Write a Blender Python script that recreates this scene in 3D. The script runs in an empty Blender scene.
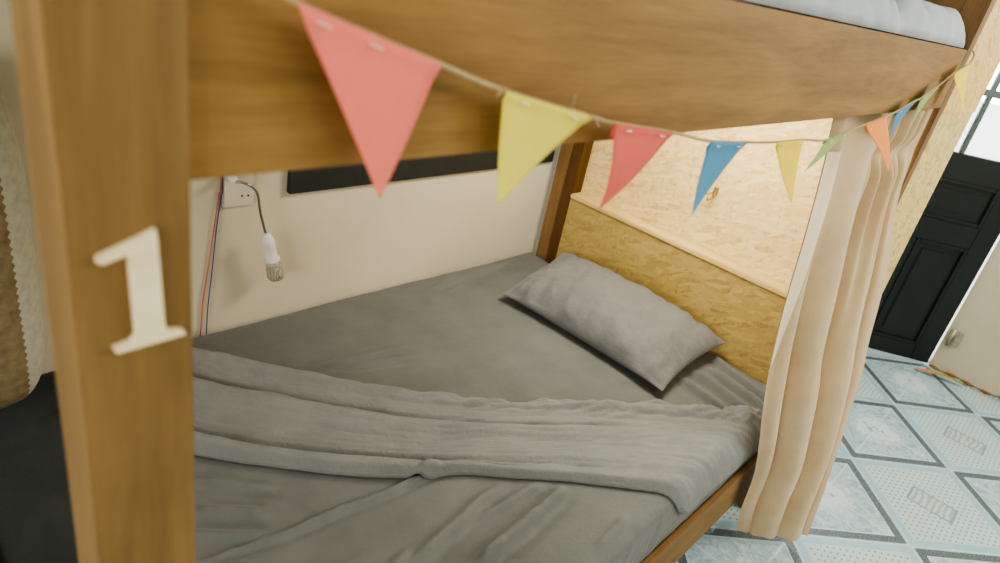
import bpy, bmesh, math, random
from mathutils import Vector, Matrix, noise
random.seed(7)
SC = bpy.context.scene
COL = SC.collection
V = Vector

# ------------------------------------------------------------------ helpers
def lin(r, g, b):
    f = lambda c: (c/255/12.92) if c/255 <= .04045 else ((c/255+.055)/1.055)**2.4
    return (f(r), f(g), f(b), 1)

def sm(a, b, x):
    t = max(0, min(1, (x-a)/(b-a))); return t*t*(3-2*t)

def empty(name, loc, label, cat, group=None):
    o = bpy.data.objects.new(name, None); COL.objects.link(o)
    o.location = loc; o.empty_display_size = .05
    tag(o, label, cat, group); return o

def tag(o, label, cat, group=None, kind=None):
    o['label'] = label; o['category'] = cat
    if group: o['group'] = group
    if kind: o['kind'] = kind
    return o

def world_loc(o):
    p = V((0, 0, 0))
    while o: p += o.location; o = o.parent
    return p

def obj(name, bm, mat, parent=None, smooth=False, loc=None):
    """link a bmesh given in world coordinates as one object; its origin sits at parent or loc"""
    base = world_loc(parent) if parent else V(loc or (0, 0, 0))
    if parent is None and loc is None:
        zs = [v.co for v in bm.verts]
        base = V((sum(c.x for c in zs)/len(zs), sum(c.y for c in zs)/len(zs), min(c.z for c in zs)))
    for v in bm.verts: v.co -= base
    bmesh.ops.recalc_face_normals(bm, faces=bm.faces)
    me = bpy.data.meshes.new(name); bm.to_mesh(me); bm.free()
    if smooth:
        for p in me.polygons: p.use_smooth = True
    if mat: me.materials.append(mat)
    o = bpy.data.objects.new(name, me); COL.objects.link(o)
    if parent: o.parent = parent
    else: o.location = base
    return o

def struct(name, bm, mat):
    o = obj(name, bm, mat, loc=(0, 0, 0)); o['kind'] = 'structure'; return o

def box(lo, hi, bm=None, bev=0.0):
    own = bm or bmesh.new()
    t = bmesh.new()
    vs = [t.verts.new((x, y, z)) for x in (lo[0], hi[0]) for y in (lo[1], hi[1]) for z in (lo[2], hi[2])]
    for f in ((0, 1, 3, 2), (4, 6, 7, 5), (0, 4, 5, 1), (2, 3, 7, 6), (0, 2, 6, 4), (1, 5, 7, 3)):
        t.faces.new([vs[i] for i in f])
    bmesh.ops.recalc_face_normals(t, faces=t.faces)
    if bev: bmesh.ops.bevel(t, geom=t.edges[:], offset=bev, segments=2, affect='EDGES')
    me = bpy.data.meshes.new('tmp'); t.to_mesh(me); t.free(); own.from_mesh(me); bpy.data.meshes.remove(me)
    return own

def spline(pts, n=10):
    pts = [V(p) for p in pts]; out = []
    P = [pts[0]*2-pts[1]] + pts + [pts[-1]*2-pts[-2]]
    for i in range(1, len(P)-2):
        for k in range(n):
            t = k/n; a, b, c, d = P[i-1], P[i], P[i+1], P[i+2]
            out.append(.5*((2*b)+(c-a)*t+(2*a-5*b+4*c-d)*t*t+(3*b-a-3*c+d)*t**3))
    out.append(pts[-1]); return out

def tube(path, r, bm=None, seg=10, cap=True):
    bm = bm or bmesh.new()
    path = [V(p) for p in path]; n = len(path)
    rad = r if callable(r) else (lambda t: r)
    up = V((0, 0, 1)); rings = []
    for i, p in enumerate(path):
        d = (path[min(i+1, n-1)]-path[max(i-1, 0)]).normalized()
        if i == 0:
            if abs(d.dot(up)) > .95: up = V((1, 0, 0))
        s = d.cross(up).normalized(); up = s.cross(d).normalized()
        rr = rad(i/(n-1))
        rings.append([bm.verts.new(p+s*math.cos(a)*rr+up*math.sin(a)*rr) for a in [2*math.pi*k/seg for k in range(seg)]])
    for a, b in zip(rings, rings[1:]):
        for k in range(seg): bm.faces.new((a[k], a[(k+1) % seg], b[(k+1) % seg], b[k]))
    if cap: bm.faces.new(rings[0][::-1]); bm.faces.new(rings[-1])
    return bm

def lathe(p0, axis, prof, bm=None, seg=24):
    """prof: (distance along axis, radius)"""
    bm = bm or bmesh.new(); d = V(axis).normalized(); p0 = V(p0)
    s = d.orthogonal().normalized(); u = d.cross(s)
    rings = [[bm.verts.new(p0+d*t+(s*math.cos(a)+u*math.sin(a))*r) for a in [2*math.pi*k/seg for k in range(seg)]] for t, r in prof]
    for a, b in zip(rings, rings[1:]):
        for k in range(seg): bm.faces.new((a[k], a[(k+1) % seg], b[(k+1) % seg], b[k]))
    bm.faces.new(rings[0][::-1]); bm.faces.new(rings[-1]); return bm

def grid(nu, nv, fn, bm=None):
    bm = bm or bmesh.new()
    g = [[bm.verts.new(fn(i/nu, j/nv)) for j in range(nv+1)] for i in range(nu+1)]
    for i in range(nu):
        for j in range(nv): bm.faces.new((g[i][j], g[i+1][j], g[i+1][j+1], g[i][j+1]))
    return bm

def nz(x, y, z=0.0): return noise.noise((x, y, z))

# ------------------------------------------------------------------ materials
def newmat(name):
    m = bpy.data.materials.new(name); m.use_nodes = True
    nt = m.node_tree; b = nt.nodes['Principled BSDF']
    return m, nt, b
def N(nt, t, **kw):
    n = nt.nodes.new(t)
    for k, v in kw.items(): setattr(n, k, v)
    return n
def mix(nt, fac, a, b, mode='MIX'):
    m = N(nt, 'ShaderNodeMix', data_type='RGBA', blend_type=mode)
    for s, v in ((0, fac), (6, a), (7, b)):
        if hasattr(v, 'is_linked') or hasattr(v, 'links'): nt.links.new(v, m.inputs[s])
        else: m.inputs[s].default_value = v
    return m.outputs[2]
def math_(nt, op, a, b=None, c=None, clamp=False):
    m = N(nt, 'ShaderNodeMath', operation=op, use_clamp=clamp)
    for i, v in enumerate((a, b, c)):
        if v is None: continue
        if hasattr(v, 'links'): nt.links.new(v, m.inputs[i])
        else: m.inputs[i].default_value = v
    return m.outputs[0]
def ramp(nt, fac, stops):
    r = N(nt, 'ShaderNodeValToRGB')
    els = r.color_ramp.elements
    while len(els) < len(stops): els.new(.5)
    for e, (p, c) in zip(els, stops): e.position = p; e.color = c
    nt.links.new(fac, r.inputs[0]); return r.outputs[0]
def coords(nt, scale=(1, 1, 1), rot=(0, 0, 0), loc=(0, 0, 0), src=None):
    if src is None: src = N(nt, 'ShaderNodeTexCoord').outputs['Object']
    m = N(nt, 'ShaderNodeMapping'); m.inputs['Scale'].default_value = scale
    m.inputs['Rotation'].default_value = rot; m.inputs['Location'].default_value = loc
    nt.links.new(src, m.inputs[0]); return m.outputs[0]
def noise_t(nt, vec, scale, detail=4, rough=.55, dist=0.0):
    n = N(nt, 'ShaderNodeTexNoise'); n.inputs['Scale'].default_value = scale
    n.inputs['Detail'].default_value = detail; n.inputs['Roughness'].default_value = rough
    n.inputs['Distortion'].default_value = dist
    nt.links.new(vec, n.inputs['Vector']); return n.outputs[0]
def bump(nt, b, h, strength, dist=.002):
    n = N(nt, 'ShaderNodeBump'); n.inputs['Strength'].default_value = strength; n.inputs['Distance'].default_value = dist
    nt.links.new(h, n.inputs['Height']); nt.links.new(n.outputs[0], b.inputs['Normal'])

def wood(name, dark, light, axis='X', rough=.5):
    m, nt, b = newmat(name)
    sc = {'X': (2.2, 26, 26), 'Y': (26, 2.2, 26), 'Z': (26, 26, 2.2)}[axis]
    v = coords(nt, sc)
    n1 = noise_t(nt, v, 1.0, 6, .62, .8)
    v2 = coords(nt, tuple(4*s for s in sc)); n2 = noise_t(nt, v2, 1.6, 3, .7)
    n3 = noise_t(nt, coords(nt), 5, 3)
    f = math_(nt, 'ADD', math_(nt, 'MULTIPLY', n1, .7), math_(nt, 'MULTIPLY', n2, .3))
    c = ramp(nt, f, [(.3, dark), (.5, tuple((a+c_)/2 for a, c_ in zip(dark, light))), (.68, light)])
    c = mix(nt, .16, c, ramp(nt, n3, [(.3, (.35, .35, .35, 1)), (.7, (1, 1, 1, 1))]), 'MULTIPLY')
    nt.links.new(c, b.inputs['Base Color']); b.inputs['Roughness'].default_value = rough+.15
    b.inputs['Specular IOR Level'].default_value = .25
    bump(nt, b, f, .18, .001); return m

def osb(name, tones, plane='YZ', rough=.55, scale=1.0):
    m, nt, b = newmat(name)
    tc = N(nt, 'ShaderNodeTexCoord'); sp = N(nt, 'ShaderNodeSeparateXYZ'); nt.links.new(tc.outputs['Object'], sp.inputs[0])
    cb = N(nt, 'ShaderNodeCombineXYZ')
    ii = {'YZ': (1, 2), 'XZ': (0, 2), 'XY': (0, 1)}[plane]
    nt.links.new(sp.outputs[ii[0]], cb.inputs[0]); nt.links.new(sp.outputs[ii[1]], cb.inputs[1])
    dn = N(nt, 'ShaderNodeTexNoise'); dn.inputs['Scale'].default_value = 9; nt.links.new(cb.outputs[0], dn.inputs['Vector'])
    vm = N(nt, 'ShaderNodeVectorMath', operation='MULTIPLY_ADD'); nt.links.new(dn.outputs['Color'], vm.inputs[0])
    vm.inputs[1].default_value = (.02, .02, 0); nt.links.new(cb.outputs[0], vm.inputs[2])
    outs = []; hs = []
    for k, (ang, s) in enumerate(((.35, (22, 95, 1)), (1.35, (20, 90, 1)), (2.5, (26, 110, 1)), (-.25, (18, 80, 1)))):
        v = coords(nt, tuple(q*scale for q in s[:2])+(1,), (0, 0, ang), (k*3.1, k*1.7, 0), src=vm.outputs[0])
        # rotate before the stretch
        nd = v.node; nd.vector_type = 'TEXTURE'; nd.inputs['Scale'].default_value = (1/(s[0]*scale), 1/(s[1]*scale), 1)
        vo = N(nt, 'ShaderNodeTexVoronoi'); vo.inputs['Scale'].default_value = 1.0; vo.inputs['Randomness'].default_value = 1
        nt.links.new(v, vo.inputs['Vector'])
        sc_ = N(nt, 'ShaderNodeSeparateColor'); nt.links.new(vo.outputs['Color'], sc_.inputs[0])
        outs.append((sc_.outputs[0], sc_.outputs[1], vo.outputs['Distance']))
    val = outs[0][0]; h = outs[0][2]
    for a, sel, d in outs[1:]:
        f = math_(nt, 'GREATER_THAN', sel, .52)
        mx = N(nt, 'ShaderNodeMix'); nt.links.new(f, mx.inputs[0]); nt.links.new(val, mx.inputs[2]); nt.links.new(a, mx.inputs[3]); val = mx.outputs[0]
    grain = noise_t(nt, coords(nt, (60, 60, 60)), 1.4, 4, .7)
    val = math_(nt, 'ADD', math_(nt, 'MULTIPLY', val, .55), math_(nt, 'MULTIPLY', grain, .45))
    c = ramp(nt, val, [(.12, tones[0]), (.3, tones[1]), (.5, tones[2]), (.8, tones[3])])
    nt.links.new(c, b.inputs['Base Color']); b.inputs['Roughness'].default_value = rough
    bump(nt, b, val, .22, .0015); return m

def fabric(name, c1, c2, weave=900, rough=.9, wr=.25, scale=(1, 1, 1), sheen=.15):
    m, nt, b = newmat(name)
    n1 = noise_t(nt, coords(nt, scale), 7, 5, .6)
    n2 = noise_t(nt, coords(nt, (weave, weave, weave)), 1, 1)
    c = ramp(nt, n1, [(.3, c1), (.7, c2)])
    c = mix(nt, .18, c, ramp(nt, n2, [(.3, (.45, .45, .45, 1)), (.7, (1, 1, 1, 1))]), 'MULTIPLY')
    nt.links.new(c, b.inputs['Base Color']); b.inputs['Roughness'].default_value = rough
    b.inputs['Sheen Weight'].default_value = sheen; b.inputs['Specular IOR Level'].default_value = .15
    w = noise_t(nt, coords(nt, tuple(s*34 for s in scale)), 1, 7, .68, 1.6)
    bump(nt, b, w, wr, .009); return m

def plain(name, c, rough=.5, metal=0.0, var=.12, sc=30):
    m, nt, b = newmat(name)
    n = noise_t(nt, coords(nt), sc, 3)
    col = ramp(nt, n, [(.3, tuple(x*(1-var) for x in c[:3])+(1,)), (.7, c)])
    nt.links.new(col, b.inputs['Base Color']); b.inputs['Roughness'].default_value = rough
    b.inputs['Metallic'].default_value = metal; return m

def paper(name, c):
    m, nt, b = newmat(name)
    n = noise_t(nt, coords(nt), 60, 4)
    nt.links.new(ramp(nt, n, [(.3, tuple(x*.94 for x in c[:3])+(1,)), (.7, c)]), b.inputs['Base Color'])
    b.inputs['Roughness'].default_value = .8
    tr = N(nt, 'ShaderNodeBsdfTranslucent'); tr.inputs[0].default_value = c
    ms = N(nt, 'ShaderNodeMixShader'); ms.inputs[0].default_value = .25
    nt.links.new(b.outputs[0], ms.inputs[1]); nt.links.new(tr.outputs[0], ms.inputs[2])
    nt.links.new(ms.outputs[0], nt.nodes['Material Output'].inputs[0]); return m

M_post = wood('post_wood', lin(106, 82, 47), lin(140, 112, 69), 'Z', .5)
M_beam = wood('beam_wood', lin(118, 88, 46), lin(158, 124, 72), 'X', .5)
M_rail = wood('rail_wood', lin(110, 82, 46), lin(144, 112, 68), 'X', .5)
M_dark = wood('dark_wood', lin(108, 82, 52), lin(142, 110, 72), 'Z', .5)
M_batten = wood('batten_wood', lin(70, 46, 22), lin(104, 72, 38), 'Z', .5)
M_ledge = wood('ledge_wood', lin(190, 162, 104), lin(222, 198, 142), 'Y', .35)
M_deck = wood('deck_wood', lin(120, 84, 46), lin(160, 118, 70), 'X', .6)
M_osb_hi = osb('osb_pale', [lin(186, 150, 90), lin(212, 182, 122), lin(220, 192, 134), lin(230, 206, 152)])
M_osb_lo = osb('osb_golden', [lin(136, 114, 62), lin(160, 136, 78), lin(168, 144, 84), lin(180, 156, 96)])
M_osb_side = osb('osb_side', [lin(160, 112, 50), lin(204, 160, 88), lin(216, 178, 108), lin(228, 194, 128)], 'XZ')
M_osb_side2 = osb('osb_side_lower', [lin(150, 124, 62), lin(190, 166, 96), lin(206, 184, 118), lin(216, 196, 134)], 'XZ')
M_sheet = fabric('grey_sheet', lin(96, 99, 96), lin(108, 110, 106), wr=.3)
M_fold = fabric('grey_flat_sheet', lin(116, 119, 116), lin(128, 130, 126), wr=.6)
M_pillow = fabric('grey_pillowcase', lin(106, 107, 107), lin(118, 118, 117), wr=.5)
M_curtain = fabric('beige_curtain', lin(188, 162, 126), lin(203, 179, 145), wr=.08, sheen=.25)
M_tape = fabric('tan_tape', lin(170, 140, 98), lin(184, 154, 110), wr=.1)
M_dark_layer = fabric('charcoal_dark_layer', lin(44, 48, 48), lin(56, 59, 58), wr=.4, sheen=.05)
M_lining = fabric('white_lining', lin(232, 214, 180), lin(240, 224, 192), wr=.05)
M_duvet = fabric('pale_duvet', lin(164, 173, 182), lin(184, 191, 198), wr=.2)
M_white_sheet = fabric('white_sheet', lin(220, 222, 226), lin(232, 232, 234), wr=.15)
M_black = plain('black_board', lin(34, 40, 38), .6, var=.3)
M_steel = plain('steel', lin(170, 168, 160), .35, 1.0)
M_whiteplastic = plain('white_plastic', lin(226, 224, 216), .35, var=.04)
M_socket = plain('cream_plastic', lin(206, 198, 182), .4, var=.03)
M_red = plain('red_wire', lin(214, 92, 88), .5); M_blue = plain('blue_wire', lin(44, 66, 130), .5)
M_cord = fabric('jute_cord', lin(168, 140, 96), lin(204, 180, 136), weave=2500, wr=.8)
M_numeral = wood('pale_numeral_wood', lin(224, 206, 164), lin(248, 236, 204), 'X', .6)
M_door = plain('dark_green_paint', lin(24, 32, 31), .42, var=.25, sc=12)
M_doorbar = plain('window_bar_paint', lin(84, 98, 94), .5)
M_rust = plain('tarnished_metal', lin(190, 182, 160), .5, .6, var=.3, sc=60)
M_vine = plain('dry_vine', lin(150, 112, 58), .8, var=.5, sc=40)
M_ceiling = plain('ceiling_paint', lin(226, 222, 214), .9, var=.03)
M_stone = plain('pale_concrete', lin(236, 234, 228), .9, var=.05)

def mk_wall():
    m, nt, b = newmat('wall_plaster')
    n = noise_t(nt, coords(nt), 1.7, 5, .6); n2 = noise_t(nt, coords(nt), 40, 4, .6)
    c = ramp(nt, n, [(.3, lin(194, 186, 164)), (.7, lin(208, 200, 178))])
    nt.links.new(c, b.inputs['Base Color']); b.inputs['Roughness'].default_value = .85
    bump(nt, b, n2, .25, .002); return m
M_wall = mk_wall()

def mk_floor():
    m, nt, b = newmat('patterned_floor_tile')
    tc = N(nt, 'ShaderNodeTexCoord'); sp = N(nt, 'ShaderNodeSeparateXYZ'); nt.links.new(tc.outputs['Object'], sp.inputs[0])
    X, Y = sp.outputs[0], sp.outputs[1]
    A, B = .34, .315
    a = math_(nt, 'DIVIDE', math_(nt, 'SUBTRACT', X, 3.51), A); bb = math_(nt, 'DIVIDE', math_(nt, 'ADD', Y, .108), B)
    def cell(t):  # -1..1
        return math_(nt, 'SUBTRACT', math_(nt, 'MULTIPLY', math_(nt, 'FRACT', math_(nt, 'MULTIPLY', math_(nt, 'ADD', t, 41.0), .5)), 2), 1)
    p, q = cell(a), cell(bb)            # centred on a flower where a,b are odd sums below
    ap, aq = math_(nt, 'ABSOLUTE', p), math_(nt, 'ABSOLUTE', q)
    d = math_(nt, 'ADD', ap, aq)        # d<1 : dotted rhomb, d>1 : flower rhomb
    def band(lo, hi, src=d):
        return math_(nt, 'MULTIPLY', math_(nt, 'GREATER_THAN', src, lo), math_(nt, 'LESS_THAN', src, hi))
    n1 = noise_t(nt, coords(nt), 9, 4, .6); n2 = noise_t(nt, coords(nt), 24, 3, .6, 1.5)
    base = ramp(nt, n1, [(.3, lin(156, 186, 194)), (.7, lin(174, 200, 206))])
    # dotted rhomb: rows of small dashes
    dots = coords(nt, (34, 56, 1), src=tc.outputs['Object'])
    ds = N(nt, 'ShaderNodeSeparateXYZ'); nt.links.new(dots, ds.inputs[0])
    row = math_(nt, 'FLOOR', ds.outputs[1])
    dx = math_(nt, 'ABSOLUTE', math_(nt, 'SUBTRACT', math_(nt, 'FRACT', math_(nt, 'ADD', ds.outputs[0], math_(nt, 'MULTIPLY', row, .5))), .5))
    dy = math_(nt, 'ABSOLUTE', math_(nt, 'SUBTRACT', math_(nt, 'FRACT', ds.outputs[1]), .5))
    dot = math_(nt, 'MULTIPLY', math_(nt, 'LESS_THAN', dx, .2), math_(nt, 'LESS_THAN', dy, .17))
    dot = math_(nt, 'MULTIPLY', dot, math_(nt, 'LESS_THAN', d, .84))
    dotbase = mix(nt, math_(nt, 'LESS_THAN', d, .86), base, lin(198, 210, 207))
    col = mix(nt, math_(nt, 'MULTIPLY', dot, .75), dotbase, lin(112, 124, 126))
    # small rectangle motif in the middle of each dotted rhomb
    mo = math_(nt, 'MULTIPLY', math_(nt, 'LESS_THAN', ap, .17), math_(nt, 'LESS_THAN', aq, .27))
    mo_in = math_(nt, 'MULTIPLY', math_(nt, 'LESS_THAN', ap, .14), math_(nt, 'LESS_THAN', aq, .24))
    sp2 = N(nt, 'ShaderNodeTexWave'); sp2.wave_type = 'RINGS'; sp2.inputs['Scale'].default_value = 14; sp2.inputs['Distortion'].default_value = 6
    nt.links.new(coords(nt), sp2.inputs['Vector'])
    col = mix(nt, mo, col, lin(142, 152, 152))
    col = mix(nt, mo_in, col, ramp(nt, sp2.outputs[1], [(.3, lin(164, 174, 172)), (.7, lin(202, 208, 204))]))
    # flower rhomb
    fl = ramp(nt, n2, [(.38, lin(148, 170, 178)), (.5, lin(182, 198, 202)), (.6, lin(188, 202, 204)), (.7, lin(222, 226, 222))])
    rdx, rdy = math_(nt, 'SUBTRACT', 1, ap), math_(nt, 'SUBTRACT', 1, aq)
    rr = math_(nt, 'SQRT', math_(nt, 'ADD', math_(nt, 'POWER', rdx, 2), math_(nt, 'POWER', rdy, 2)))
    petal = math_(nt, 'ADD', rr, math_(nt, 'MULTIPLY', math_(nt, 'SUBTRACT', n2, .5), .9))
    fl = mix(nt, math_(nt, 'MULTIPLY', band(.05, .27, petal), .85), fl, lin(226, 230, 224))
    fl = mix(nt, math_(nt, 'MULTIPLY', math_(nt, 'LESS_THAN', math_(nt, 'MINIMUM', rdx, rdy), .012), .7), fl, lin(214, 222, 222))
    isf = math_(nt, 'GREATER_THAN', d, 1.0)
    col = mix(nt, isf, col, fl)
    # dark speckled border inside the flower rhomb, with pale lines either side
    sn = noise_t(nt, coords(nt), 240, 2, .7)
    bcol = ramp(nt, sn, [(.42, lin(52, 60, 64)), (.52, lin(94, 104, 106)), (.64, lin(150, 158, 158))])
    col = mix(nt, band(1.035, 1.17), col, bcol)
    col = mix(nt, math_(nt, 'MULTIPLY', band(1.17, 1.195), .8), col, lin(212, 220, 220))
    col = mix(nt, math_(nt, 'MULTIPLY', band(.985, 1.02), .6), col, lin(210, 216, 214))
    # grout every tile along y
    g = math_(nt, 'LESS_THAN', aq, .008)
    col = mix(nt, g, col, lin(208, 200, 180))
    col = mix(nt, 1.0, col, (.74, .83, .86, 1), 'MULTIPLY')
    nt.links.new(col, b.inputs['Base Color']); b.inputs['Roughness'].default_value = .42
    b.inputs['Specular IOR Level'].default_value = .45
    return m
M_floor = mk_floor()

# ------------------------------------------------------------------ room
YB, XR = 1.55, 4.2
struct('floor', box((-2.0, -2.4, -.08), (XR+.12, YB, 0)), M_floor)
struct('ceiling', box((-2.1, -2.5, 2.9), (XR+.12, YB+.1, 3.0)), M_ceiling)
struct('wall_back', box((-2.1, YB, -.08), (XR+.12, YB+.1, 2.9)), M_wall)
struct('wall_front', box((-2.1, -2.5, -.08), (XR+.12, -2.4, 2.9)), M_wall)
w = box((XR, -2.4, 0), (XR+.12, .198, 2.9)); box((XR, 1.06, 0), (XR+.12, YB, 2.9), w); box((XR, .198, 2.3), (XR+.12, 1.06, 2.9), w)
struct('wall_right', w, M_wall)
# left wall with the opening of a window
w = box((-2.1, -2.4, 0), (-2.0, YB, .9)); box((-2.1, -2.4, 2.2), (-2.0, YB, 2.9), w)
box((-2.1, -2.4, .9), (-2.0, -.6, 2.2), w); box((-2.1, 1.3, .9), (-2.0, YB, 2.2), w)
struct('wall_left', w, M_wall)
g = box((XR+.12, -6, -.12), (14, 7, -.02)); struct('ground_outside', g, M_stone)

# dark door leaf standing a little open, with barred glass in its upper half
hx, hy = 4.19, .215
dl = V((-.174, .274, 0)).normalized(); dn = V((-dl.y, dl.x, 0))     # along the leaf / towards the room
if dn.x > 0: dn = -dn
W, Hd, T = .80, 2.15, .04
door = bpy.data.objects.new('door_1', None); COL.objects.link(door); door.location = (hx, hy, .012); door['kind'] = 'structure'
def dbox(u0, u1, z0, z1, d0=-T/2, d1=T/2, bm=None, bev=.003):
    t = box((u0, d0, z0), (u1, d1, z1), None, bev)
    for v in t.verts:
        v.co = V((hx, hy, .0)) + dl*v.co.x + dn*v.co.y + V((0, 0, v.co.z))
    if bm is not None:
        me = bpy.data.meshes.new('tmp'); t.to_mesh(me); t.free(); bm.from_mesh(me); bpy.data.meshes.remove(me); return bm
    return t
def panel(u0, u1, z0, z1):
    t = bmesh.new()
    for (a0, a1, b0, b1) in ((u0, u0+.018, z0, z1), (u1-.018, u1, z0, z1), (u0+.018, u1-.018, z0, z0+.018), (u0+.018, u1-.018, z1-.018, z1)):
        dbox(a0, a1, b0, b1, T/2-.012, T/2+.006, t)
    dbox(u0-.004, u1+.004, z0-.004, z1+.004, -T/2+.004, T/2-.010, t, 0)
    dbox(u0+.045, u1-.045, z0+.045, z1-.045, T/2-.014, T/2-.002, t, .008)
    return t
zt = 1.145
fr = dbox(0, .10, .012, Hd); dbox(W-.10, W, .012, Hd, bm=fr)
for z0, z1 in ((.012, .105), (.69, .81), (1.015, zt), (Hd-.1, Hd)): dbox(.10, W-.10, z0, z1, bm=fr)
dbox(.36, .44, .105, .69, bm=fr); 
fr2 = obj('leaf_frame', fr, M_door, door)
for a in ((.10, .36, .105, .69), (.44, .70, .105, .69), (.10, .70, .81, 1.015)): obj('panel', panel(*a), M_door, door)
bars = dbox(.335, .358, zt, Hd-.1, -.012, .012); obj('glazing_bar', bars, M_doorbar, door)
for z in (1.44, 1.74):
    obj('glazing_bar', dbox(.10, .70, z-.018, z+.014, -.014, .014), M_doorbar, door)
gm, nt, b = newmat('clear_pane'); b.inputs['Transmission Weight'].default_value = 1; b.inputs['Roughness'].default_value = 0; b.inputs['IOR'].default_value = 1.02
nt.links.new(ramp(nt, noise_t(nt, coords(nt), 3), [(.3, (.97, .98, .98, 1)), (.7, (1, 1, 1, 1))]), b.inputs['Base Color'])
obj('pane', dbox(.10, .70, zt, Hd-.1, -.003, .003, bev=0), gm, door)

# metal bolt bracket on the wall beside the door
t = empty('bolt_bracket', (XR, .165, .15), 'tarnished metal bolt bracket low on the white wall beside the dark door', 'bracket')
obj('plate', box((XR-.004, .12, .155), (XR, .185, .245), None, .001), M_rust, t)
obj('barrel', tube([(XR-.014, .168, .15), (XR-.014, .168, .25)], .011, seg=14), M_rust, t, True)
obj('lug', box((XR-.03, .118, .165), (XR-.004, .15, .225), None, .006), M_rust, t)

# dried vine along the foot of the wall, and a dry leaf
pts = [(4.185, .19, .006)]
for k in range(1, 12): pts.append((4.178+random.uniform(-.02, .01), .19-k*.05, .007+random.uniform(0, .006)))
o = obj('dried_vine', tube(spline(pts, 5), lambda s: .006+.003*math.sin(s*40)), M_vine, smooth=True)
tag(o, 'brown dried vine lying along the foot of the white wall', 'vine')
def leaf_mat():
    m, nt, b = newmat('dry_leaf'); tc = N(nt, 'ShaderNodeTexCoord')
    sp = N(nt, 'ShaderNodeSeparateXYZ'); nt.links.new(tc.outputs['Generated'], sp.inputs[0])
    nt.links.new(ramp(nt, sp.outputs[1], [(.15, lin(120, 140, 50)), (.45, lin(150, 130, 60)), (.8, lin(196, 130, 70))]), b.inputs['Base Color'])
    b.inputs['Roughness'].default_value = .6; return m
lp = spline([(4.02, .235, .004), (4.05, .17, .014), (4.075, .09, .02), (4.10, -.01, .008)], 8)
def leaf_fn(u, v):
    i = u*(len(lp)-1); k = min(int(i), len(lp)-2); p = lp[k].lerp(lp[k+1], i-k)
    wd = .022*math.sin(math.pi*min(1, .04+u*.96))**.7
    s = (v-.5)*2
    return p + V((.95, .25, 0))*s*wd + V((0, 0, .004+.006*abs(s)))
o = obj('dry_leaf', grid(24, 4, leaf_fn), leaf_mat(), smooth=True)
tag(o, 'narrow dry leaf, orange to green, on the tiled floor by the wall', 'leaf')

# ------------------------------------------------------------------ bunk bed
bed = empty('bunk_bed', (1.1, .93, 0), 'brown wooden bunk bed with strand-board headboard, wide upper beam and thick front post', 'bunk bed')
def part(name, lo, hi, mat, bev=.003, label=None, parent=None):
    o = obj(name, box(lo, hi, None, bev), mat, parent or bed)
    if label: o['label'] = label
    return o
part('post', (.0925, .35, 0), (.1547, .4015, 2.3), M_post, .0008)
part('post', (2.12, .36, 0), (2.18, .415, 2.6), M_dark)
part('post', (2.1, 1.462, 0), (2.165, 1.515, 2.6), M_dark)
part('post', (.0925, 1.485, 0), (.12, 1.54, 2.3), M_dark)
part('batten', (2.105, 1.412, .30), (2.165, 1.462, 2.6), M_batten, .002, 'dark brown batten')
part('upper_beam', (.1547, .36, 1.452), (2.12, .386, 1.599), M_beam, .0012)
part('back_beam', (.12, 1.515, 1.452), (2.1, 1.54, 1.599), M_beam, .003)
part('side_rail', (.1547, .36, .185), (2.12, .376, .354), M_rail, .004)
part('side_rail', (.12, 1.52, .185), (2.1, 1.546, .335), M_rail, .004)
part('footboard', (.0925, .4015, .185), (.115, 1.485, .53), M_rail, .003)
part('upper_deck', (.12, .386, 1.545), (2.1, 1.515, 1.56), M_deck, .001)
part('lower_deck', (.115, .376, .32), (2.1, 1.52, .342), M_deck, .001)
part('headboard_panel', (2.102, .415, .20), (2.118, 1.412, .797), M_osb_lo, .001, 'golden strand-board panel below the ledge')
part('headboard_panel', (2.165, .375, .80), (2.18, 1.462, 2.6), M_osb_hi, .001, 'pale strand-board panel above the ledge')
part('headboard_panel', (2.12, .415, 1.60), (2.16, 1.462, 1.95), M_dark, .002, 'brown headboard of the upper bunk')
part('ledge', (2.096, .415, .798), (2.165, 1.412, .815), M_ledge, .003, 'pale narrow wooden ledge')
part('side_panel', (2.18, .36, 1.425), (2.70, .375, 2.7), M_osb_side, .001, 'golden upper side panel')
part('side_panel', (2.18, .364, .0), (2.70, .379, 1.425), M_osb_side2, .001, 'paler lower side panel')

# wooden numeral on the post
out = [[.1337, 1.4332], [.1344, 1.428], [.1366, 1.3731], [.1379, 1.3676], [.1471, 1.3655], [.1486, 1.3618], [.1097, 1.3605], [.1086, 1.3643], [.1180, 1.3662], [.1209, 1.3691], [.1195, 1.4185], [.118, 1.4203], [.1061, 1.4174], [.1039, 1.4192], [.1048, 1.422], [.1244, 1.4294]]
out = [[.1337, 1.4332], [.1344, 1.428], [.1366, 1.3731], [.1379, 1.3676], [.1471, 1.3655], [.1486, 1.3618]] + [[.1100, 1.3606], [.1086, 1.3643], [.1180, 1.3662], [.1209, 1.3691], [.1195, 1.4185], [.118, 1.4203], [.1061, 1.4174], [.1039, 1.4192], [.1048, 1.422], [.1244, 1.4294]]
bm = bmesh.new()
f = bm.faces.new([bm.verts.new((x, .3495, z-.001)) for x, z in out])
r = bmesh.ops.extrude_face_region(bm, geom=[f]); 
for v in r['geom']:
    if isinstance(v, bmesh.types.BMVert): v.co.y -= .0045
bmesh.ops.bevel(bm, geom=[e for e in bm.edges if all(v.co.y < .347 for v in e.verts)], offset=.0005, segments=2, affect='EDGES')
o = obj('wooden_numeral', bm, M_numeral); tag(o, 'pale wooden number 1 fixed on the front bunk post', 'number')

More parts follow.
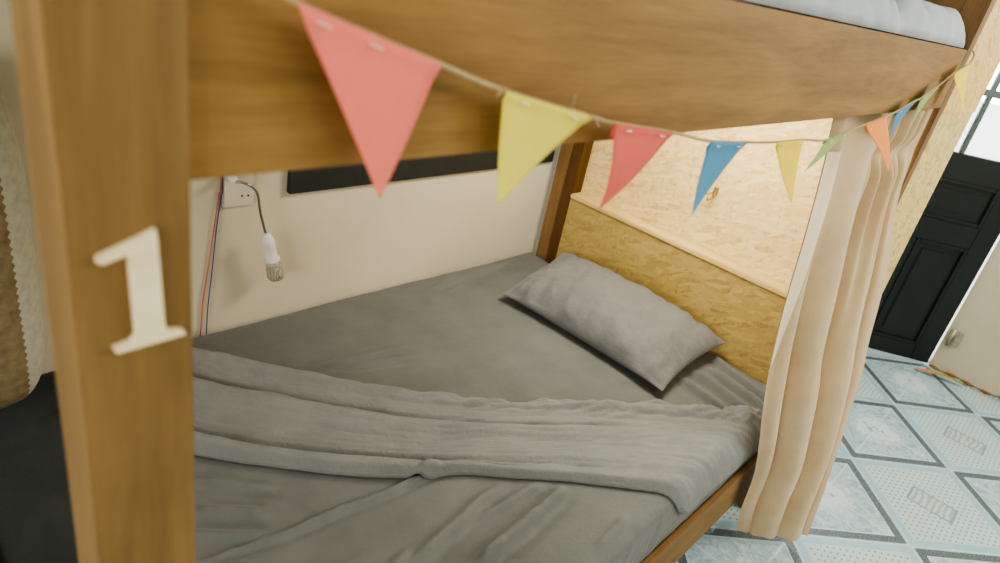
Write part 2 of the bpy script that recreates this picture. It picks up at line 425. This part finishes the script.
# hook on the upper headboard panel
t = empty('coat_hook', (2.165, .885, 1.02), 'small brown metal hook on the pale headboard panel behind the blue flag', 'hook')
M_hook = plain('brown_metal', lin(160, 124, 76), .5, .3)
obj('plate', box((2.161, .876, 1.005), (2.1645, .894, 1.03), None, .001), M_hook, t)
for d in (-1, 1):
    obj('prong', tube(spline([(2.161, .885+d*.004, 1.018), (2.14, .885+d*.010, 1.005), (2.122, .887+d*.017, 1.006), (2.114, .889+d*.02, 1.022)], 6), .0022, seg=8), M_hook, t, True)
obj('prong', tube(spline([(2.161, .885, 1.01), (2.145, .887, .99), (2.128, .888, .986), (2.12, .889, .998)], 6), .0022, seg=8), M_hook, t, True)

# ------------------------------------------------------------------ mattress
MX0, MX1, MY0, MY1, MT = .118, 2.098, .379, 1.546, .512
CREASES = [((0.407, 0.838), (0.616, 0.807), .006, .006), ((0.616, 0.807), (0.885, 0.779), .006, .007), ((0.698, 0.619), (0.961, 0.658), .012, .009),
 ((0.809, 0.535), (0.869, 0.544), .010, .006), ((0.804, 0.539), (0.971, 0.552), .012, .011), ((0.971, 0.552), (1.099, 0.564), .012, .010),
 ((0.89, 0.625), (1.061, 0.606), .010, .007), ((0.933, 1.257), (1.159, 1.213), .010, .006), ((0.96, 1.235), (1.13, 1.18), .009, .005), ((1.496, 1.46), (1.885, 1.475), .014, .010),
 ((1.55, 1.43), (1.95, 1.455), .010, .007),
 ((1.82, 0.63), (1.78, 0.42), .012, .010), ((1.90, 0.63), (1.85, 0.41), .013, .010), ((1.963, 0.60), (1.924, 0.42), .010, .010), ((2.05, 0.66), (1.98, 0.41), .010, .008), ((1.048, 0.411), (1.157, 0.418), .01, .005),
 ((0.472, 1.046), (0.564, 0.947), .010, .006), ((0.438, 0.97), (0.523, 0.893), .012, .007), ((0.40, .92), (0.50, 0.84), .010, .006), ((0.36, .86), (0.46, 0.78), .010, .006),
 ((0.57, 0.94), (0.627, 0.802), .005, .002), ((.42, .70), (.60, .68), .012, .006), ((.50, .60), (.70, .64), .012, .007), ((.7, .48), (.85, .50), .01, .007)]
def crease_h(x, y, list_):
    h = 0
    for (ax, ay), (bx, by), w, hh in list_:
        dx, dy = bx-ax, by-ay; L2 = dx*dx+dy*dy
        t = ((x-ax)*dx+(y-ay)*dy)/L2
        if t < -.25 or t > 1.25: continue
        L = math.sqrt(L2)
        s = ((x-ax)*dy-(y-ay)*dx)/L + .010*nz(t*L*9, w*900)
        if abs(s) > 6*w: continue
        fade = sm(-.22, .15, t)*(1-sm(.85, 1.22, t))
        h += 2.2*hh*fade*(math.exp(-(s/w)**2) - .45*math.exp(-((s-2.1*w)/(1.5*w))**2))
    return h
def matt_top(x, y):
    h = MT + .020*sm(1.25, 1.5, y)*(1-.7*sm(1.0, 1.9, x)) + .004*nz(x*3, y*3) + .0022*nz(x*11, y*9, 3) + .002*nz(x*5+y*22, y*6-x*6, 5)
    e = min(1, min(x-MX0, MX1-x, y-MY0, MY1-y)/.06) if True else 1
    e = max(0, e)
    return h - .012*(1-e)**2 + crease_h(x, y, CREASES)
R = .028
def bend(t, lo, hi):
    if t < lo+R: d = lo+R-t; s = -1
    elif t > hi-R: d = t-(hi-R); s = 1
    else: return t, 0, 0
    base = lo+R if s < 0 else hi-R
    if d < R*math.pi/2: a = d/R; return base+s*R*math.sin(a), R*(1-math.cos(a)), s*math.sin(a)
    return base+s*R, R+(d-R*math.pi/2), s
SK = .15
def matt_fn(u, v):
    fx = MX0-SK + u*(MX1-MX0+2*SK); fy = MY0-SK+v*(MY1-MY0+2*SK)
    x, dx, sx = bend(fx, MX0, MX1); y, dy, sy = bend(fy, MY0, MY1)
    z = matt_top(min(max(x, MX0), MX1), min(max(y, MY0), MY1)) - max(dx, dy)
    rip = .004*nz(fx*26, fy*5, 2)+.003*nz(fx*60, fy*10)
    if dy > .01 and dx < .02: y += sy*abs(rip)*min(1, dy/.05)*(1 if sy < 0 else 0)
    return V((x, y, max(z, .345)))
mat_o = obj('mattress', grid(330, 230, matt_fn), M_sheet, smooth=True, loc=(1.1, .95, .345))
tag(mat_o, 'lower bunk mattress under a taut dark grey fitted sheet', 'mattress')

# folded flat sheet across the bed
Bk = spline([(.57, 1.50, 0), (.669, 1.44, 0), (.887, 1.198, 0), (1.166, .91, 0), (1.506, .677, 0), (1.85, .43, 0), (1.98, .30, 0)], 12)
Fr = spline([(.33, 1.36, 0), (.40, 1.24, 0), (.498, 1.111, 0), (.69, .905, 0), (.894, .757, 0), (1.10, .60, 0), (1.262, .448, 0), (1.40, .31, 0)], 12)
def along(pl, s):
    i = s*(len(pl)-1); k = min(int(i), len(pl)-2); return pl[k].lerp(pl[k+1], i-k)
LB = [0]; 
def fold_h(s, t):
    """height of the sheet above the mattress; t=0 back edge, t=1 front edge"""
    h = .010 + .016*sm(0, .10, t)
    h += .004*nz(s*3, t*4, 1)
    tt = t + .05*nz(s*2.2, 4) + .02*nz(s*7, 2)
    # long folds running the length of the strip
    h += .016*math.exp(-((tt-.13)/.07)**2)
    h -= .017*math.exp(-((tt-(.34+.05*s))/.035)**2)*sm(.02, .2, s)*(1-.75*sm(.45, .9, s))
    h += .012*math.exp(-((tt-(.46+.04*s))/.08)**2)*(1-.6*sm(.5, 1, s))
    h -= .006*math.exp(-((tt-.70)/.08)**2)*(1-sm(.6, .95, s))
    h += .001*math.sin(tt*30+6*nz(s*2, 9))*sm(.08, .3, t)*(1-.5*sm(.5, .9, s))
    h += .007*nz(s*2.5+t, tt*9, 31)+.004*nz(s*5, tt*18-s*3, 33)
    # rolled front hem, deeper on the left
    fold = 1-.65*sm(.35, .8, s)
    h -= .020*math.exp(-((tt-.85)/.035)**2)*fold
    h += .012*math.exp(-((tt-.94)/.05)**2)*fold
    # crumpled hem along the back edge
    cr = math.exp(-((t-.10)/.12)**2)*sm(.25, .55, s)
    h += cr*(.013*nz(s*30, t*10, 7)+.010*nz(s*60, t*22, 3)+.005*nz(s*120, t*40, 3))
    h += .003*nz(s*9, t*30, 5)+.003*nz(s*40+t*14, t*22, 15)
    h *= .25+.75*sm(0, .06, t)
    if t > .97: h *= 1-.8*(t-.97)/.03
    if t < .03: h *= .2+.8*t/.03
    return max(h, .0025)
def fold_fn(s, t):
    a, b_ = along(Bk, s), along(Fr, s)
    p = a.lerp(b_, t)
    x = p.x + .006*nz(s*12, t*2, 8)*(1 if t < .05 or t > .95 else .3); fy = p.y + .006*nz(s*14, t*2, 4)
    if t > .93: fy += .010*nz(s*9, 6)
    h = fold_h(s, t)
    y, dy, sy = bend(max(fy, .18), MY0, MY1+.2)
    if dy > 0:
        z = matt_top(x, max(y, MY0)) - dy; nrm = min(1, dy/R)
        y -= (.004+h*.35)*nrm; z += h*(1-nrm)
    else: z = matt_top(x, min(y, MY1)) + h
    return V((x, min(y, 1.542), z))
sh = obj('flat_sheet', grid(260, 110, fold_fn), M_fold, smooth=True, loc=(1.1, .85, .515))
md = sh.modifiers.new('thick', 'SOLIDIFY'); md.thickness = .002; md.offset = 1
tag(sh, 'grey flat sheet folded in a crumpled band across the lower mattress', 'sheet')

# dark layer added to darken the mattress foot, left of the front post
def foot_layer_fn(u, v):
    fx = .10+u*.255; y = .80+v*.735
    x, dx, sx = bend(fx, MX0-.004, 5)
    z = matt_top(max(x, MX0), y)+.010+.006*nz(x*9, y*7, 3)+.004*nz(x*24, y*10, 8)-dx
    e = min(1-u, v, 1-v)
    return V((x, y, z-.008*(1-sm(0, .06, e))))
o = obj('dark_foot_layer', grid(40, 90, foot_layer_fn), M_dark_layer, smooth=True, loc=(.23, 1.15, .52)); tag(o, 'dark charcoal layer added to darken the mattress foot, under the upright bolster', 'dark_foot_layer')

# pillow
ca, cb_, cc, cd = V((1.642, 1.285, .545)), V((2.082, 1.37, .585)), V((2.082, .635, .572)), V((1.648, .625, .545))
def pil(u, v, side):
    # u: -1..1 from near (foot) to headboard ; v: -1..1 from wall side to aisle side
    bu = u*(1-.10*(1-v*v)*abs(u)**3); bv = v*(1-.06*(1-u*u)*abs(v)**3)
    a = ca.lerp(cd, (bv+1)/2); b = cb_.lerp(cc, (bv+1)/2); p = a.lerp(b, (bu+1)/2)
    e = (max(0, 1-abs(u)**2.3)**.62)*(max(0, 1-abs(v)**2.6)**.55)
    th = .088*e
    wr = .012*nz(u*1.5+v*4, v*5, 2)*e**.5
    # gathers along the seams
    ed = max(abs(u), abs(v))
    wr += (.020 if u < 0 else .005)*sm(.35, .8, abs(u))*(1-sm(.9, 1, ed))*nz(v*9, u*1.5, 11) + .011*sm(.6, .88, abs(v))*(1-sm(.93, 1, ed))*nz(u*8, v*1.5, 6)
    wr += .005*nz(v*16+u*5, u*7, 4)*e
    if side > 0: z = p.z + .012*e + th + wr
    else: z = max(p.z - .05*e, .5165)
    return V((min(p.x, 2.094), p.y, z))
bm = bmesh.new()
cosm = lambda k: math.sin(math.pi/2*(2*k-1))
grid(80, 110, lambda a, b: pil(cosm(a), cosm(b), 1), bm); grid(80, 110, lambda a, b: pil(cosm(a), cosm(b), -1), bm)
bmesh.ops.remove_doubles(bm, verts=bm.verts, dist=.0004)
o = obj('pillow', bm, M_pillow, smooth=True, loc=(1.87, .97, .517)); tag(o, 'grey rectangular pillow lying against the strand-board headboard', 'pillow')

# bolster standing at the foot of the bed against the wall
def bol_mat():
    m, nt, b = newmat('bolster_cloth'); tc = N(nt, 'ShaderNodeTexCoord')
    sp = N(nt, 'ShaderNodeSeparateXYZ'); nt.links.new(tc.outputs['Object'], sp.inputs[0])
    saw = math_(nt, 'MULTIPLY', math_(nt, 'PINGPONG', math_(nt, 'MULTIPLY', sp.outputs[2], 60), .5), .010)
    f = math_(nt, 'LESS_THAN', math_(nt, 'ADD', sp.outputs[0], saw), .047)
    f = math_(nt, 'MULTIPLY', f, math_(nt, 'LESS_THAN', sp.outputs[2], .52))
    n = noise_t(nt, coords(nt), 60, 4)
    c = mix(nt, f, ramp(nt, n, [(.3, lin(152, 150, 134)), (.7, lin(172, 170, 152))]), ramp(nt, n, [(.3, lin(100, 86, 62)), (.7, lin(126, 110, 82))]))
    nt.links.new(c, b.inputs['Base Color']); b.inputs['Roughness'].default_value = .95; bump(nt, b, n, .5, .004); return m
bx, by, br = .222, 1.435, .098
def bol(u, v):
    z = .565+.72*v; a = 2*math.pi*u
    e = 1-abs(2*v-1)**7
    e = max(e, 0)**.42 
    r = br*e*(1+.03*nz(math.cos(a)*1.5, math.sin(a)*1.5, v*6))
    if v > .62: r *= 1-.16*((v-.62)/.38)**1.5
    return V((bx+r*math.cos(a)*1.0, by+r*math.sin(a), z))
bm = grid(48, 60, bol); bmesh.ops.remove_doubles(bm, verts=bm.verts, dist=.0005)
o = obj('bolster', bm, bol_mat(), smooth=True, loc=(bx, by, .565)); tag(o, 'upright pale grey bolster with brown zigzag-edged panel at the left of the front post', 'cushion')

# ------------------------------------------------------------------ upper bunk bedding
def soft(x0, x1, y0, y1, z0, z1, rr, amp, seed, nx=120, ny=80):
    SKx = z1-z0
    def fn(u, v):
        fx = x0-SKx+u*(x1-x0+2*SKx); fy = y0-SKx+v*(y1-y0+2*SKx)
        def bd(t, lo, hi):
            if t < lo+rr: d = lo+rr-t; s = -1
            elif t > hi-rr: d = t-(hi-rr); s = 1
            else: return t, 0
            base = lo+rr if s < 0 else hi-rr
            if d < rr*math.pi/2: return base+s*rr*math.sin(d/rr), rr*(1-math.cos(d/rr))
            return base+s*rr, rr+d-rr*math.pi/2
        x, dx = bd(fx, x0, x1); y, dy = bd(fy, y0, y1)
        k = amp*(nz(fx*4, fy*4, seed)+.5*nz(fx*10, fy*7, seed+3)+.3*nz(fx*22+fy*9, fy*12, seed+5))
        return V((x, y+k*.25*(1 if dy > .005 else 0), max(z1-max(dx, dy)+k, z0)))
    return grid(nx, ny, fn)
o = obj('mattress', soft(.13, 2.10, .392, 1.50, 1.562, 1.606, .02, .003, 1), M_white_sheet, smooth=True, loc=(1.1, .95, 1.562))
tag(o, 'upper bunk mattress in a white sheet, behind the wide wooden beam', 'mattress')
def duv(u, v):
    x = .80+u*1.310; y0 = .370; L = .95
    fy = v*L
    rr = .045
    top = 1.676 + .016*nz(x*3, fy*3, 21) + .010*nz(x*9, fy*6, 5) + .006*nz(x*18+fy*8, fy*9, 2) 
    top -= .034*math.exp(-((x-1.47-.35*fy)/.028)**2)*(1-sm(.15, .5, fy))
    top -= .022*math.exp(-((x-1.40-.6*fy)/.02)**2)*(1-sm(.1, .4, fy))
    top += .016*math.exp(-((x-1.54-.2*fy)/.05)**2)-.018*math.exp(-((x-1.75+.5*fy)/.03)**2)*(1-sm(.1, .4, fy))
    top -= .02*math.exp(-((x-1.15-.4*fy)/.025)**2)
    top -= .028*math.exp(-((x-1.30)/.035)**2)*(1-sm(.0, .3, fy))
    ex = 2.112-x
    if ex < .10: top -= .040*(1-math.sqrt(max(0, 1-(1-ex/.10)**2)))
    if u < .04: top -= .05*(1-u/.04)
    hang = top-1.6015
    s0 = .06
    d = fy
    if d < s0:
        a = d/s0*math.pi/2
        y = y0 + rr*(1-math.sin(a)) * 0 + rr*(1-math.cos(a)); z = top - hang*(1-math.sin(a))
    else: y = y0+rr+(d-s0); z = top
    y += .006*nz(x*14, d*10, 9)
    return V((x, max(y, .366), max(z, 1.6005)))
bm = grid(170, 90, duv)
o = obj('duvet', bm, M_duvet, smooth=True, loc=(1.4, .9, 1.612)); tag(o, 'pale blue grey duvet crumpled on the upper bunk', 'duvet')
md = o.modifiers.new('thick', 'SOLIDIFY'); md.thickness = .004; md.offset = -1

# ------------------------------------------------------------------ curtain
rows = [(1.449, (1.405, .402), (2.117, .374)), (1.33, (1.44, .392), (2.117, .371)), (1.19, (1.470, .382), (2.118, .356)), (.985, (1.53, .376), (2.118, .300)),
        (.79, (1.605, .366), (2.118, .264)), (.66, (1.645, .350), (2.118, .238)), (.39, (1.79, .333), (2.125, .200)), (.2, (1.85, .333), (2.13, .176)), (.045, (1.93, .334), (2.135, .160))]
cl = [V((l[0], l[1], z)) for z, l, r in rows]; crr = [V((r[0], r[1], z)) for z, l, r in rows]
sl, sr = spline(cl, 12), spline(crr, 12)
def cur(u, v):
    i = v*(len(sl)-1); k = min(int(i), len(sl)-2)
    a, b = sl[k].lerp(sl[k+1], i-k), sr[k].lerp(sr[k+1], i-k)
    uu = u**.92
    p = a.lerp(b, uu); d = (b-a); nrm = V((d.y, -d.x, 0)).normalized()
    if nrm.y > 0: nrm = -nrm
    open_ = sm(.05, .75, v)
    fr_ = 2.9*u + .12*nz(u*3, v*1.5, 2)
    big = math.cos(2*math.pi*fr_)
    amp = (.010+.028*open_)*(1-.35*sm(.7, 1, v))
    pl = math.sin(2*math.pi*(11*u+.3*nz(u*5, 3)))*.014*(1-sm(.10, .55, v))*sm(.3, .6, u)
    gather = math.exp(-((v-.12)/.03)**2)*sm(.3, .6, u)
    off = big*amp+pl*(1-.7*gather) - .012*gather + .004*nz(u*9, v*7, 4)
    off -= .012*sm(.0, .05, v)*0
    edge = sm(0, .10, u)*(1-.85*sm(.9, 1, u))
    p = p + (nrm*off + d.normalized()*(.028*math.sin(2*math.pi*fr_)*open_))*edge
    if v > .985: p.z += .005*math.sin(u*60)
    return p
ct = empty('curtain', (2.0, .3, .022), 'beige gathered curtain hanging at the right front of the bunk down to the floor', 'curtain')
ob = obj('curtain_cloth', grid(220, 160, cur), M_curtain, ct, True)
def tape(u, v):
    p = cur(.005+u*.93, v*.085); return p + V((0, .003, 0))
obj('heading_tape', grid(160, 10, tape), M_tape, ct, True)
def lining(u, v):
    vv = .085+v*.40; p = cur(u*.11*(1-v)**.8, vv); return p + V((-.006, -.004, .0))
lo_ = obj('lining', grid(14, 60, lining), M_lining, ct, True); lo_['label'] = 'white lining turned out at the curtain edge'
obj('curtain_rod', tube([(.20, .405, 1.462), (2.115, .405, 1.462)], .005, seg=10), M_steel, ct, True)

# ------------------------------------------------------------------ wall fittings behind the bunk
o = obj('wall_board', box((.946, YB-.018, .904), (2.095, YB, 1.03), None, .0006), M_black); tag(o, 'black painted board fixed along the white wall behind the bunk', 'board')
s = empty('wall_socket', (.815, YB, .88), 'white double wall socket below the beam behind the bunk', 'socket')
obj('plate', box((.760, YB-.012, .884), (.846, YB, .985), None, .004), M_socket, s)
for x, z in ((.811, .914), (.828, .913)): obj('hole', tube([(x, YB-.0135, z), (x, YB-.0115, z)], .0028, seg=12), M_black, s)
lamp = empty('gooseneck_lamp', (.815, YB-.012, .95), 'white plug-in lamp with bent metal neck and bare bulb, hanging at the wall socket', 'lamp')
obj('plug', tube([(.775, YB-.0125, .972), (.775, YB-.05, .972)], lambda t: .014-.006*t, seg=16), M_whiteplastic, lamp, True)
obj('flexible_neck', tube(spline([(.775, YB-.048, .972), (.797, YB-.062, .966), (.816, YB-.062, .953), (.828, YB-.062, .932), (.836, YB-.062, .883), (.854, YB-.062, .818)], 8), .0035, seg=8), M_steel, lamp, True)
ax = (.022, 0, -.087); p0 = (.854, YB-.062, .823)
obj('bulb_holder', lathe(p0, ax, [(0, .005), (.004, .010), (.022, .017), (.03, .0185), (.04, .0175), (.05, .016), (.075, .0165), (.082, .021), (.088, .021), (.09, .019)]), M_whiteplastic, lamp, True)
def bulb_mat():
    m, nt, b = newmat('ribbed_bulb'); wv = N(nt, 'ShaderNodeTexBrick'); wv.inputs['Scale'].default_value = 130
    nt.links.new(coords(nt), wv.inputs['Vector']); wv.inputs['Color1'].default_value = lin(196, 190, 172); wv.inputs['Color2'].default_value = lin(150, 144, 128); wv.inputs['Mortar'].default_value = lin(96, 92, 82)
    nt.links.new(wv.outputs[0], b.inputs['Base Color']); b.inputs['Roughness'].default_value = .25; return m
obj('bulb', lathe(V(p0)+V(ax).normalized()*.09, ax, [(0, .017), (.01, .019), (.03, .0225), (.048, .0235), (.056, .021), (.06, .012)]), bulb_mat(), lamp, True)
wy = YB-.006
red = spline([(.757, wy, 1.45), (.758, wy, .985), (.752, wy, .92), (.744, wy, .86), (.735, wy, .796), (.722, wy, .70), (.710, wy, .62), (.706, wy, .56), (.701, wy, .50)], 8)
blu = spline([(.762, wy-.004, 1.45), (.760, wy-.004, .98), (.757, wy-.004, .92), (.748, wy-.004, .86), (.741, wy-.004, .796), (.732, wy-.004, .70), (.723, wy-.004, .62), (.719, wy-.004, .56), (.716, wy-.004, .50)], 8)
o = obj('electric_wire', tube(red, .0016, seg=8), M_red, smooth=True); tag(o, 'thin red electric wire hanging down the white wall beside the post', 'wire', 'electric wires on the wall')
o = obj('electric_wire', tube(blu, .0016, seg=8), M_blue, smooth=True); tag(o, 'thin blue electric wire hanging down the white wall beside the post', 'wire', 'electric wires on the wall')

# ------------------------------------------------------------------ bunting
PC = {'red': paper('red_paper', lin(255, 142, 126)), 'dred': paper('dark_red_paper', lin(234, 112, 100)), 'yellow': paper('yellow_paper', lin(246, 234, 104)), 'blue': paper('blue_paper', lin(96, 164, 206)),
      'green': paper('green_paper', lin(168, 200, 126)), 'orange': paper('orange_paper', lin(255, 168, 80)), 'pale': paper('pale_yellow_paper', lin(255, 232, 78))}
FL = [((.208, .342, 1.555), (.318, .342, 1.525), (.280, .342, 1.433), 'red', 'large coral red flag'), ((.384, .34, 1.508), (.508, .34, 1.484), (.404, .338, 1.4125), 'yellow', 'yellow flag with curled tip'),
      ((.546, .34, 1.477), (.666, .34, 1.462), (.551, .338, 1.39), 'dred', 'dark red flag'), ((.762, .34, 1.447), (.872, .34, 1.439), (.784, .339, 1.348), 'blue', 'blue flag in the middle'),
      ((.975, .34, 1.433), (1.089, .34, 1.430), (1.065, .310, 1.337), 'pale', 'pale yellow flag'), ((1.203, .34, 1.423), (1.306, .34, 1.434), (1.146, .339, 1.373), 'green', 'green flag'),
      ((1.39, .34, 1.441), (1.519, .34, 1.454), (1.467, .285, 1.362), 'orange', 'orange flag'), ((1.583, .34, 1.461), (1.709, .34, 1.483), (1.68, .351, 1.398), 'blue', 'small blue flag'),
      ((1.747, .34, 1.487), (1.888, .34, 1.521), (1.835, .349, 1.428), 'green', 'pale green flag'), ((1.962, .34, 1.542), (2.097, .34, 1.569), (2.058, .302, 1.469), 'pale', 'last pale yellow flag')]
bt = empty('bunting', (1.1, .34, 1.36), 'string of coloured paper triangle flags hung along the upper beam', 'bunting')
cp = [(.10, .344, 1.60), (.16, .344, 1.575)]
for a, b, t_, c, l in FL: cp += [a, b]
cp += [(2.14, .345, 1.59), (2.155, .355, 1.60)]
obj('cord', tube(spline(cp, 6), .0019, seg=8), M_cord, bt, True)
M_staple = plain('staple', lin(236, 214, 206), .3, .3)
for i, (a, b, tip, c, l) in enumerate(FL):
    a, b, tip = V(a), V(b), V(tip); n = (b-a).cross(tip-a).normalized()
    if n.y > 0: n = -n
    curl = random.Random(i).uniform(-.006, .008)
    def ffn(u, v, a=a, b=b, tip=tip, n=n, curl=curl, i=i):
        p = a.lerp(b, u).lerp(tip, min(v, .995))
        return p + n*(.0026*(1-sm(0, .12, v)) + curl*math.sin(v*2.6) *(1 if i > 0 else .3) + .004*math.sin(u*3+i)*v*(1-v)) 
    bm = grid(10, 18, ffn)
    # folded-over hem behind the cord
    grid(10, 4, lambda u, v, a=a, b=b, tip=tip, n=n: a.lerp(b, .02+u*.96).lerp(tip, v*.16) + n*(.0026*math.cos(min(1, v*2)*math.pi)) + V((0, 0, .0012*math.sin(min(1, v*2)*math.pi))), bm)
    fo = obj('flag', bm, PC[c], bt, True); fo['label'] = l
    md = fo.modifiers.new('thick', 'SOLIDIFY'); md.thickness = .0004
    for u in ((.12, .48) if i == 0 else (.2, .8)):
        p = a.lerp(b, u).lerp(tip, .055)+n*(.0036 + curl*.14*(1 if i > 0 else .3)); e = (b-a).normalized()
        obj('staple', tube([p-e*.005, p+e*.005], .0006, seg=6), M_staple, fo)
for q, dxz in (((.50, .338, 1.487), (.012, -.010)), ((.384, .338, 1.510), (-.014, -.004)), ((.470, .338, 1.494), (-.004, .012))):
    q = V(q); obj('frayed_thread', tube(spline([q, q+V((dxz[0]*.5, -.003, dxz[1]*.3)), q+V((dxz[0], -.005, dxz[1]))], 5), .0007, seg=6), M_cord, bt, True)

# ------------------------------------------------------------------ light
def area(name, loc, target, size, size_y, power, col):
    l = bpy.data.lights.new(name, 'AREA'); l.shape = 'RECTANGLE'; l.size = size; l.size_y = size_y; l.energy = power; l.color = col
    o = bpy.data.objects.new(name, l); COL.objects.link(o); o.location = loc
    o.rotation_euler = (V(target)-V(loc)).to_track_quat('-Z', 'Y').to_euler(); return o
area('bunk_lamp', (1.72, .84, 1.52), (1.72, .82, 0), .40, .40, 10.5, (1, .95, .80))
area('left_window_light', (-1.9, -.5, 1.7), (.1, .4, 1.3), 1.2, 1.0, 24, (1, .95, .85))
area('aisle_light', (3.3, -1.5, 2.2), (1.2, .45, .8), 1.3, 1.2, 44, (1, .98, .90))
area('ceiling_fill', (.9, -1.4, 2.75), (1.2, .2, .6), 2.0, 1.0, 15, (1, .98, .90))
area('upper_light', (2.4, .6, 2.85), (1.9, .6, 1.5), 1.2, 1.2, 10, (.93, .97, 1))
area('door_light', (4.0, .45, 1.7), (2.8, -.3, .3), .6, .9, 10, (.95, .98, 1))
wd = bpy.data.worlds.new('world'); SC.world = wd; wd.use_nodes = True
bg = wd.node_tree.nodes['Background']; bg.inputs[0].default_value = (1, 1, 1, 1); bg.inputs[1].default_value = 2.0
SC.view_settings.view_transform = 'AgX'
SC.view_settings.look = 'AgX - Medium High Contrast'
SC.view_settings.exposure = 0.6

# ------------------------------------------------------------------ camera
cam = bpy.data.cameras.new('camera'); co = bpy.data.objects.new('camera', cam); COL.objects.link(co)
Rm = Matrix(((0.6798136858860028, 0.20408055902472663, -0.7044178290689711), (-0.7088641470337573, 0.4291417926811143, -0.5597757969263617), (0.18805577239795326, 0.8798797913366317, 0.43640185524951025)))
mw = Rm.to_4x4(); mw.translation = (0, 0, 1.6); co.matrix_world = mw
cam.sensor_width = 36; cam.lens = 668.8323*36/1000; cam.clip_start = .02
cam.dof.use_dof = True; cam.dof.focus_distance = 1.6; cam.dof.aperture_fstop = 4.5
SC.camera = co
